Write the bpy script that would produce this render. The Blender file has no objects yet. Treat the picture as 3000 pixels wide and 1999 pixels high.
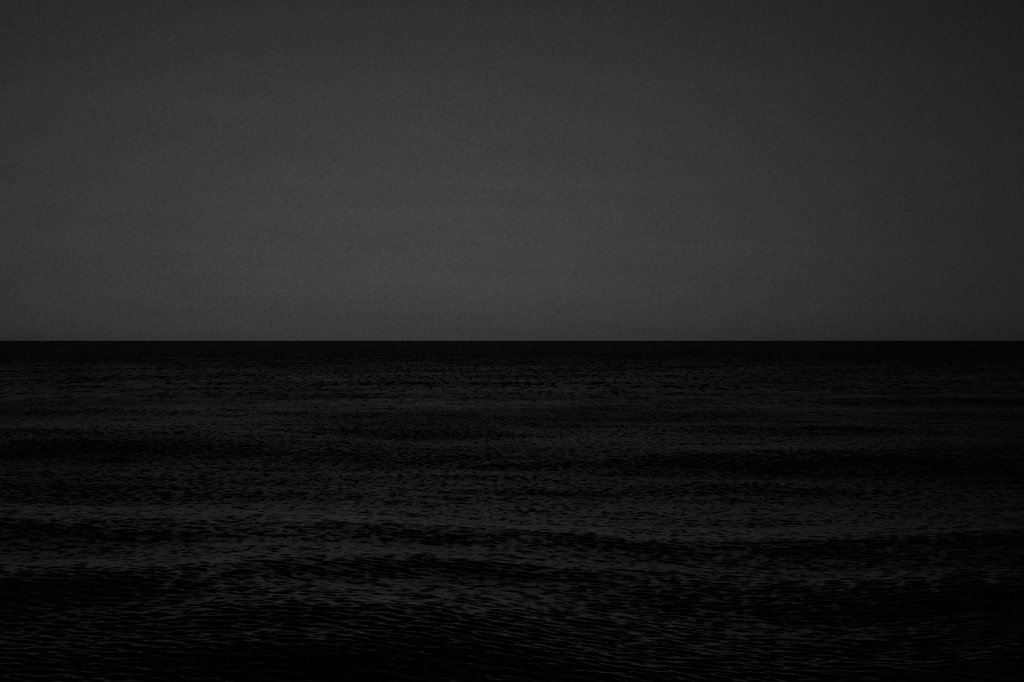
import bpy, math
import numpy as np

# ------------------------------------------------------------------ camera
CAM_H = 2.5
sc = bpy.context.scene
cam_d = bpy.data.cameras.new("camera")
cam_d.lens = 50.0
cam_d.sensor_width = 36.0
cam_d.clip_start = 0.1
cam_d.clip_end = 40000.0
cam = bpy.data.objects.new("camera", cam_d)
sc.collection.objects.link(cam)
cam.location = (0.0, 0.0, CAM_H)
cam.rotation_euler = (math.radians(90.0) - 0.0004, 0.0, 0.0)
sc.camera = cam

# ------------------------------------------------------------------ night sky
GLOW_AZ = -4.4      # degrees from straight ahead, negative = left
GLOW_EL = 3.3
PEAK = 0.0495
FLOOR = 0.003
world = bpy.data.worlds.new("World")
sc.world = world
world.use_nodes = True
nt = world.node_tree
nt.nodes.clear()
L = nt.links.new


def N(t, **kw):
    n = nt.nodes.new(t)
    for k, v in kw.items():
        setattr(n, k, v)
    return n


def M(op, a, b=None, c=None, clamp=False):
    n = N("ShaderNodeMath", operation=op, use_clamp=clamp)
    for i, v in enumerate((a, b, c)):
        if v is None:
            continue
        if isinstance(v, (int, float)):
            n.inputs[i].default_value = v
        else:
            L(v, n.inputs[i])
    return n.outputs[0]


tc = N("ShaderNodeTexCoord")
sep = N("ShaderNodeSeparateXYZ")
L(tc.outputs["Generated"], sep.inputs[0])
DEG = 180.0 / math.pi
az = M("MULTIPLY", M("ARCTAN2", sep.outputs[0], sep.outputs[1]), DEG)
el = M("MULTIPLY", M("ARCSINE", sep.outputs[2]), DEG)
ael = M("ABSOLUTE", el)

# the twilight glow low over the sea
da = M("DIVIDE", M("SUBTRACT", az, GLOW_AZ), 16.2)
up = M("DIVIDE", M("MAXIMUM", M("SUBTRACT", ael, GLOW_EL), 0.0), 8.6)
dn = M("DIVIDE", M("MAXIMUM", M("SUBTRACT", GLOW_EL, ael), 0.0), 3.7)
r2 = M("ADD", M("MULTIPLY", da, da), M("ADD", M("MULTIPLY", up, up), M("MULTIPLY", dn, dn)))
glow = M("EXPONENT", M("MULTIPLY", r2, -0.5))

# faint stretched cloud bars and mottle in the thin overcast
cmb = N("ShaderNodeCombineXYZ")
L(M("MULTIPLY", az, 0.035), cmb.inputs[0])
L(M("ADD", M("MULTIPLY", el, 0.75), M("MULTIPLY", az, 0.012)), cmb.inputs[1])
bars = N("ShaderNodeTexNoise", noise_dimensions="3D")
bars.inputs["Scale"].default_value = 1.0
bars.inputs["Detail"].default_value = 3.0
bars.inputs["Roughness"].default_value = 0.5
L(cmb.outputs[0], bars.inputs["Vector"])
low = M("EXPONENT", M("MULTIPLY", ael, -0.12))
barv = M("MULTIPLY", M("MULTIPLY", M("SUBTRACT", bars.outputs["Fac"], 0.5), 0.5), low)
mot = N("ShaderNodeTexNoise", noise_dimensions="3D")
mot.inputs["Scale"].default_value = 5.0
mot.inputs["Detail"].default_value = 9.0
mot.inputs["Roughness"].default_value = 0.85
L(tc.outputs["Generated"], mot.inputs["Vector"])
motv = M("MULTIPLY", M("SUBTRACT", mot.outputs["Fac"], 0.5), 0.16)
fine = N("ShaderNodeTexNoise", noise_dimensions="3D")  # finest noise, added to the sky in place of film grain
fine.inputs["Scale"].default_value = 620.0
fine.inputs["Detail"].default_value = 1.0
L(tc.outputs["Generated"], fine.inputs["Vector"])
finev = M("MULTIPLY", M("SUBTRACT", fine.outputs["Fac"], 0.5), 0.62)
tex = M("ADD", 1.0, M("ADD", M("ADD", barv, finev), motv))

# clear night sky behind it: physical sky, sun at the horizon, on black-and-white film
sky = N("ShaderNodeTexSky", sky_type="NISHITA")
sky.sun_disc = False
sky.sun_elevation = math.radians(2.0)
sky.sun_rotation = math.radians(GLOW_AZ)
bw = N("ShaderNodeRGBToBW")
L(sky.outputs[0], bw.inputs[0])
base = M("ADD", M("MULTIPLY", bw.outputs[0], 0.0001), FLOOR)
val = M("MULTIPLY", M("ADD", base, M("MULTIPLY", glow, PEAK)), tex)
bg = N("ShaderNodeBackground")
L(val, bg.inputs["Color"])
bg.inputs["Strength"].default_value = 1.0
wo = N("ShaderNodeOutputWorld")
L(bg.outputs[0], wo.inputs[0])

# last trace of the sun's light, spread wide by the overcast
sun_d = bpy.data.lights.new("sun", "SUN")
sun_d.energy = 0.002
sun_d.angle = math.radians(40.0)
sun = bpy.data.objects.new("sun", sun_d)
sc.collection.objects.link(sun)
sun.rotation_euler = (math.radians(88.0), 0.0, math.radians(180.0 - GLOW_AZ))

sc.view_settings.view_transform = "Standard"
sc.view_settings.look = "None"
sc.view_settings.exposure = 0.0
sc.view_settings.gamma = 1.0
sc.view_settings.use_curve_mapping = False
sc.render.dither_intensity = 2.0
sc.cycles.use_denoising = False
sc.cycles.max_bounces = 4
sc.cycles.filter_width = 1.0

# ------------------------------------------------------------------ the sea
rng = np.random.default_rng(11)
F = np.float32

# rows: fine near the shore, widening with distance; columns spread with distance
rows = list(np.linspace(-60, 7.0, 40))
y = 7.6
while y < 7000:
    rows.append(y)
    y += 0.014 * (y / 10.0) ** 1.15 if y < 150 else 0.315 * (y / 150.0) ** 1.7
rows += [9000.0, 12000.0, 16000.0]
Y1 = np.array(rows)
DY = np.gradient(Y1)
uc = np.linspace(-1, 1, 481)
side = 1 + np.cumsum(0.005 * 1.16 ** np.arange(1, 44))
U = np.concatenate([-side[::-1], uc, side])
half = 0.42 * np.maximum(Y1, 7.0) + 1.2
X = (half[:, None] * U[None, :]).astype(F)
DX = (half[:, None] * np.gradient(U)[None, :]).astype(F)
Y = np.repeat(Y1[:, None], U.size, 1).astype(F)
DYg = np.repeat(DY[:, None], U.size, 1).astype(F)
Z = np.zeros_like(X)
LOST = np.zeros_like(X)


def smooth(e0, e1, v):
    t = np.clip((v - e0) / (e1 - e0), 0, 1)
    return t * t * (3 - 2 * t)


def soft_noise(n, lmin, lmax, seed):
    """unit-variance sum of long random waves, for slow variation over the water"""
    r = np.random.default_rng(seed)
    out = np.zeros_like(X)
    for _ in range(n):
        lam = math.exp(r.uniform(math.log(lmin), math.log(lmax)))
        th = r.uniform(0, 2 * math.pi)
        k = 2 * math.pi / lam
        out += np.sin(F(k * math.sin(th)) * X + F(k * math.cos(th)) * Y + F(r.uniform(0, 6.28)))
    return out * F(math.sqrt(2.0 / n))


def train(n, lmin, lmax, slope, ang, spread, mod=None):
    """random wave train: n components with equal share of the slope variance"""
    global Z
    s = slope / math.sqrt(n) * math.sqrt(2)
    for i in range(n):
        lam = lmin * (lmax / lmin) ** ((i + rng.uniform()) / n)
        th = math.radians(ang + rng.normal() * spread)
        k = 2 * math.pi / lam
        kx, ky = k * math.sin(th), k * math.cos(th)
        ly = 2 * math.pi / max(abs(ky), 1e-6)
        lx = 2 * math.pi / max(abs(kx), 1e-6)
        wy = smooth(2.6, 4.5, ly / DY)
        full = (wy[:, None] * smooth(2.6, 4.5, lx / DX)).astype(F)
        lost = (1 - full * full) * F(s * s / 2)
        LOST[...] += lost if mod is None else lost * mod * mod
        r0 = np.nonzero(wy > 0)[0]
        if r0.size == 0:
            continue
        a, b = r0[0], r0[-1] + 1
        w = full[a:b]
        amp = F(s / k)
        ph = F(kx) * X[a:b] + F(ky) * Y[a:b] + F(rng.uniform(0, 6.2832))
        z = np.sin(ph) * w * amp
        if mod is not None:
            z *= mod[a:b]
        Z[a:b] += z


# long swells coming in to the shore, each a crooked line of
# (x, distance of the face, height, half depth of the face)
swells = [
    [(-8, 10.7, .26, 2.6), (0, 10.4, .22, 2.4), (2.6, 10.0, .12, 2.2), (4.5, 9.7, .16, 2.2), (8, 9.5, .34, 2.4)],
    [(-6, 10.4, .12, 1.2), (-3, 10.2, .13, 1.2), (-1.2, 10.0, .12, 1.0), (0.5, 10.3, .15, 1.0), (2.2, 10.0, .13, 1.0), (5, 9.6, .24, 1.4)],
    [(-7, 11.8, .18, .8), (-3.5, 12.0, .16, .8), (-1.6, 13.2, .12, .8), (0.4, 13.2, .12, .8), (2.4, 12.0, .07, .8), (6, 11.0, .12, .8)],
    [(-8, 15.9, .34, 1.2), (-3, 15.7, .30, 1.1), (-1, 15.2, .20, 1.0), (1.5, 15.2, .28, 1.1), (3.2, 15.0, .26, 1.1), (5, 14.7, .30, 1.2), (8, 14.4, .34, 1.3)],
    [(-12, 30.5, .22, 1.7), (-5, 29.8, .22, 1.6), (-2.2, 28.0, .16, 1.3), (1, 26.4, .28, 1.6), (5, 26.2, .30, 1.5), (12, 26.0, .28, 1.5)],
    [(-15, 35.0, .08, 1.2), (-6, 36.6, .22, 1.3), (-2.5, 36.8, .22, 1.3), (0.5, 37.0, .08, 1.2), (8, 38.5, .14, 1.3), (15, 39.0, .06, 1.2)],
    [(-20, 47.0, .28, 1.6), (-9, 46.0, .16, 1.5), (2, 45.0, .08, 1.5), (8, 46.5, .10, 1.5), (20, 47.0, .06, 1.5)],
    [(-22, 55.0, .05, 1.8), (2, 54.0, .10, 1.8), (10, 53.0, .30, 1.9), (24, 52.6, .34, 2.0)],
]
yy = 66.0
while yy < 900:
    xs = np.linspace(-0.6 * yy, 0.6 * yy, 7)
    swells.append([(x, yy * (1 + 0.012 * rng.normal()), max(0.01, 0.05 + 0.06 * rng.normal()), rng.uniform(1.6, 2.6)) for x in xs])
    yy *= 1.0 + rng.uniform(0.07, 0.16)
for pts in swells:
    pts = np.array(pts)
    y0 = pts[:, 1].mean()
    ra = np.nonzero((Y1 > y0 * 0.55 - 4) & (Y1 < y0 * 1.4 + 8))[0]
    a, b = ra[0], ra[-1] + 1
    x, yv = X[a:b], Y[a:b]
    px = np.linspace(pts[0, 0] * 1.3, pts[-1, 0] * 1.3, 240)
    ker = np.hanning(49)
    ker /= ker.sum()

    def curve(c):
        v = np.interp(px, pts[:, 0], pts[:, c])
        return np.convolve(np.pad(v, 24, mode="edge"), ker, mode="valid")

    wob = np.zeros_like(x)
    for q in range(5):
        lam = rng.uniform(0.15, 0.6) * y0
        wob += np.sin(x * F(6.283 / lam) + F(rng.uniform(0, 6.28))) * F(0.006 * lam)
    yc = np.interp(x, px, curve(1)) + wob
    A = np.interp(x, px, curve(2))
    for q in range(4):
        lam = rng.uniform(0.45, 1.1) * y0
        A = A * (1 + 0.10 * np.sin(x * F(6.283 / lam) + F(0.7) * yv / F(lam) + F(rng.uniform(0, 6.28))))
    hw = np.interp(x, px, curve(3))
    s = (yv - yc) / hw - 1.0
    g = np.where(s < 0, np.exp(-(s / 1.15) ** 2), np.exp(-(s / (2.2 if y0 < 25 else 3.4)) ** 2))
    Z[a:b] += (0.95 * A * g / (1.0 + (y0 / 900.0) ** 4)).astype(F)

gust = np.clip(1.0 + 0.18 * soft_noise(14, 4.0, 30.0, 5), 0.7, 1.5)
off = (1.0 + 1.05 * smooth(50, 260, Y)).astype(F)      # offshore the breeze raises a steeper chop
lee = (0.30 + 0.70 * smooth(10.5, 21, Y)).astype(F)    # close in the short chop has died down
train(24, 5.0, 22.0, 0.012, 4, 14)
train(70, 0.7, 5.0, 0.046, 5, 17, off)
train(190, 0.09, 0.33, 0.145, 8, 46, gust * off * lee)
train(150, 0.06, 0.15, 0.145, 22, 15, gust * off)

nr, nc = X.shape
co = np.empty((nr * nc, 3), F)
co[:, 0] = X.ravel()
co[:, 1] = Y.ravel()
co[:, 2] = Z.ravel()
idx = np.arange(nr * nc, dtype=np.int32).reshape(nr, nc)
q = np.stack([idx[:-1, :-1], idx[:-1, 1:], idx[1:, 1:], idx[1:, :-1]], -1).reshape(-1, 4)
me = bpy.data.meshes.new("sea")
me.vertices.add(nr * nc)
me.vertices.foreach_set("co", co.ravel())
me.loops.add(q.size)
me.loops.foreach_set("vertex_index", q.ravel())
me.polygons.add(q.shape[0])
me.polygons.foreach_set("loop_start", np.arange(0, q.size, 4, dtype=np.int32))
me.polygons.foreach_set("use_smooth", np.ones(q.shape[0], bool))
me.update(calc_edges=True)
# ripples too small for the mesh at that distance roughen the water instead
rough = np.sqrt(np.sqrt(0.34 * LOST + 0.00015)).astype(F)
at = me.attributes.new("ripple_roughness", "FLOAT", "POINT")
at.data.foreach_set("value", rough.ravel())
at = me.attributes.new("ripple_slope", "FLOAT", "POINT")
at.data.foreach_set("value", np.sqrt(LOST).astype(F).ravel())
sea = bpy.data.objects.new("sea", me)
sc.collection.objects.link(sea)
sea["kind"] = "structure"
sea["label"] = "dark rippled sea with low swells reaching to the horizon"
print("SEA", nr, nc, q.shape[0] * 2, "tris")

# ------------------------------------------------------------------ water material
mat = bpy.data.materials.new("night_sea_water")
mat.use_nodes = True
nt = mat.node_tree
L = nt.links.new
p = nt.nodes["Principled BSDF"]
p.inputs["Base Color"].default_value = (0.004, 0.004, 0.004, 1)
p.inputs["Roughness"].default_value = 0.08
p.inputs["IOR"].default_value = 1.34
ra = N("ShaderNodeAttribute", attribute_name="ripple_roughness")
L(ra.outputs["Fac"], p.inputs["Roughness"])
# the same ripples as fine relief: two random slopes tilt the normal
tcw = N("ShaderNodeTexCoord")
nz = N("ShaderNodeTexNoise")
nz.inputs["Scale"].default_value = 10.0
nz.inputs["Detail"].default_value = 3.0
nz.inputs["Roughness"].default_value = 0.6
mp = N("ShaderNodeMapping")
mp.inputs["Scale"].default_value = (1.0, 0.55, 1.0)
L(tcw.outputs["Object"], mp.inputs["Vector"])
L(mp.outputs[0], nz.inputs["Vector"])
rs = N("ShaderNodeAttribute", attribute_name="ripple_slope")
# farther out the breeze draws a longer, coarser chop
mp2 = N("ShaderNodeMapping")
mp2.inputs["Scale"].default_value = (1.0, 0.17, 1.0)
L(tcw.outputs["Object"], mp2.inputs["Vector"])
nz2 = N("ShaderNodeTexNoise")
nz2.inputs["Scale"].default_value = 3.4
nz2.inputs["Detail"].default_value = 2.5
nz2.inputs["Roughness"].default_value = 0.65
L(mp2.outputs[0], nz2.inputs["Vector"])
sy = N("ShaderNodeSeparateXYZ")
L(tcw.outputs["Object"], sy.inputs[0])
mr = N("ShaderNodeMapRange", interpolation_type="SMOOTHSTEP")
mr.inputs["From Min"].default_value = 28.0
mr.inputs["From Max"].default_value = 95.0
L(sy.outputs[1], mr.inputs["Value"])
mixn = N("ShaderNodeMix", data_type="VECTOR")
L(mr.outputs[0], mixn.inputs[0])
L(nz.outputs["Color"], mixn.inputs[4])
L(nz2.outputs["Color"], mixn.inputs[5])
sub = N("ShaderNodeVectorMath", operation="SUBTRACT")
L(mixn.outputs[1], sub.inputs[0])
sub.inputs[1].default_value = (0.5, 0.5, 0.5)
flat = N("ShaderNodeVectorMath", operation="MULTIPLY")
L(sub.outputs[0], flat.inputs[0])
flat.inputs[1].default_value = (10.0, 13.0, 0.0)
scl = N("ShaderNodeVectorMath", operation="SCALE")
L(flat.outputs[0], scl.inputs[0])
L(rs.outputs["Fac"], scl.inputs["Scale"])
geo = N("ShaderNodeNewGeometry")
add = N("ShaderNodeVectorMath", operation="ADD")
L(geo.outputs["Normal"], add.inputs[0])
L(scl.outputs[0], add.inputs[1])
nrm = N("ShaderNodeVectorMath", operation="NORMALIZE")
L(add.outputs[0], nrm.inputs[0])
L(nrm.outputs[0], p.inputs["Normal"])
me.materials.append(mat)
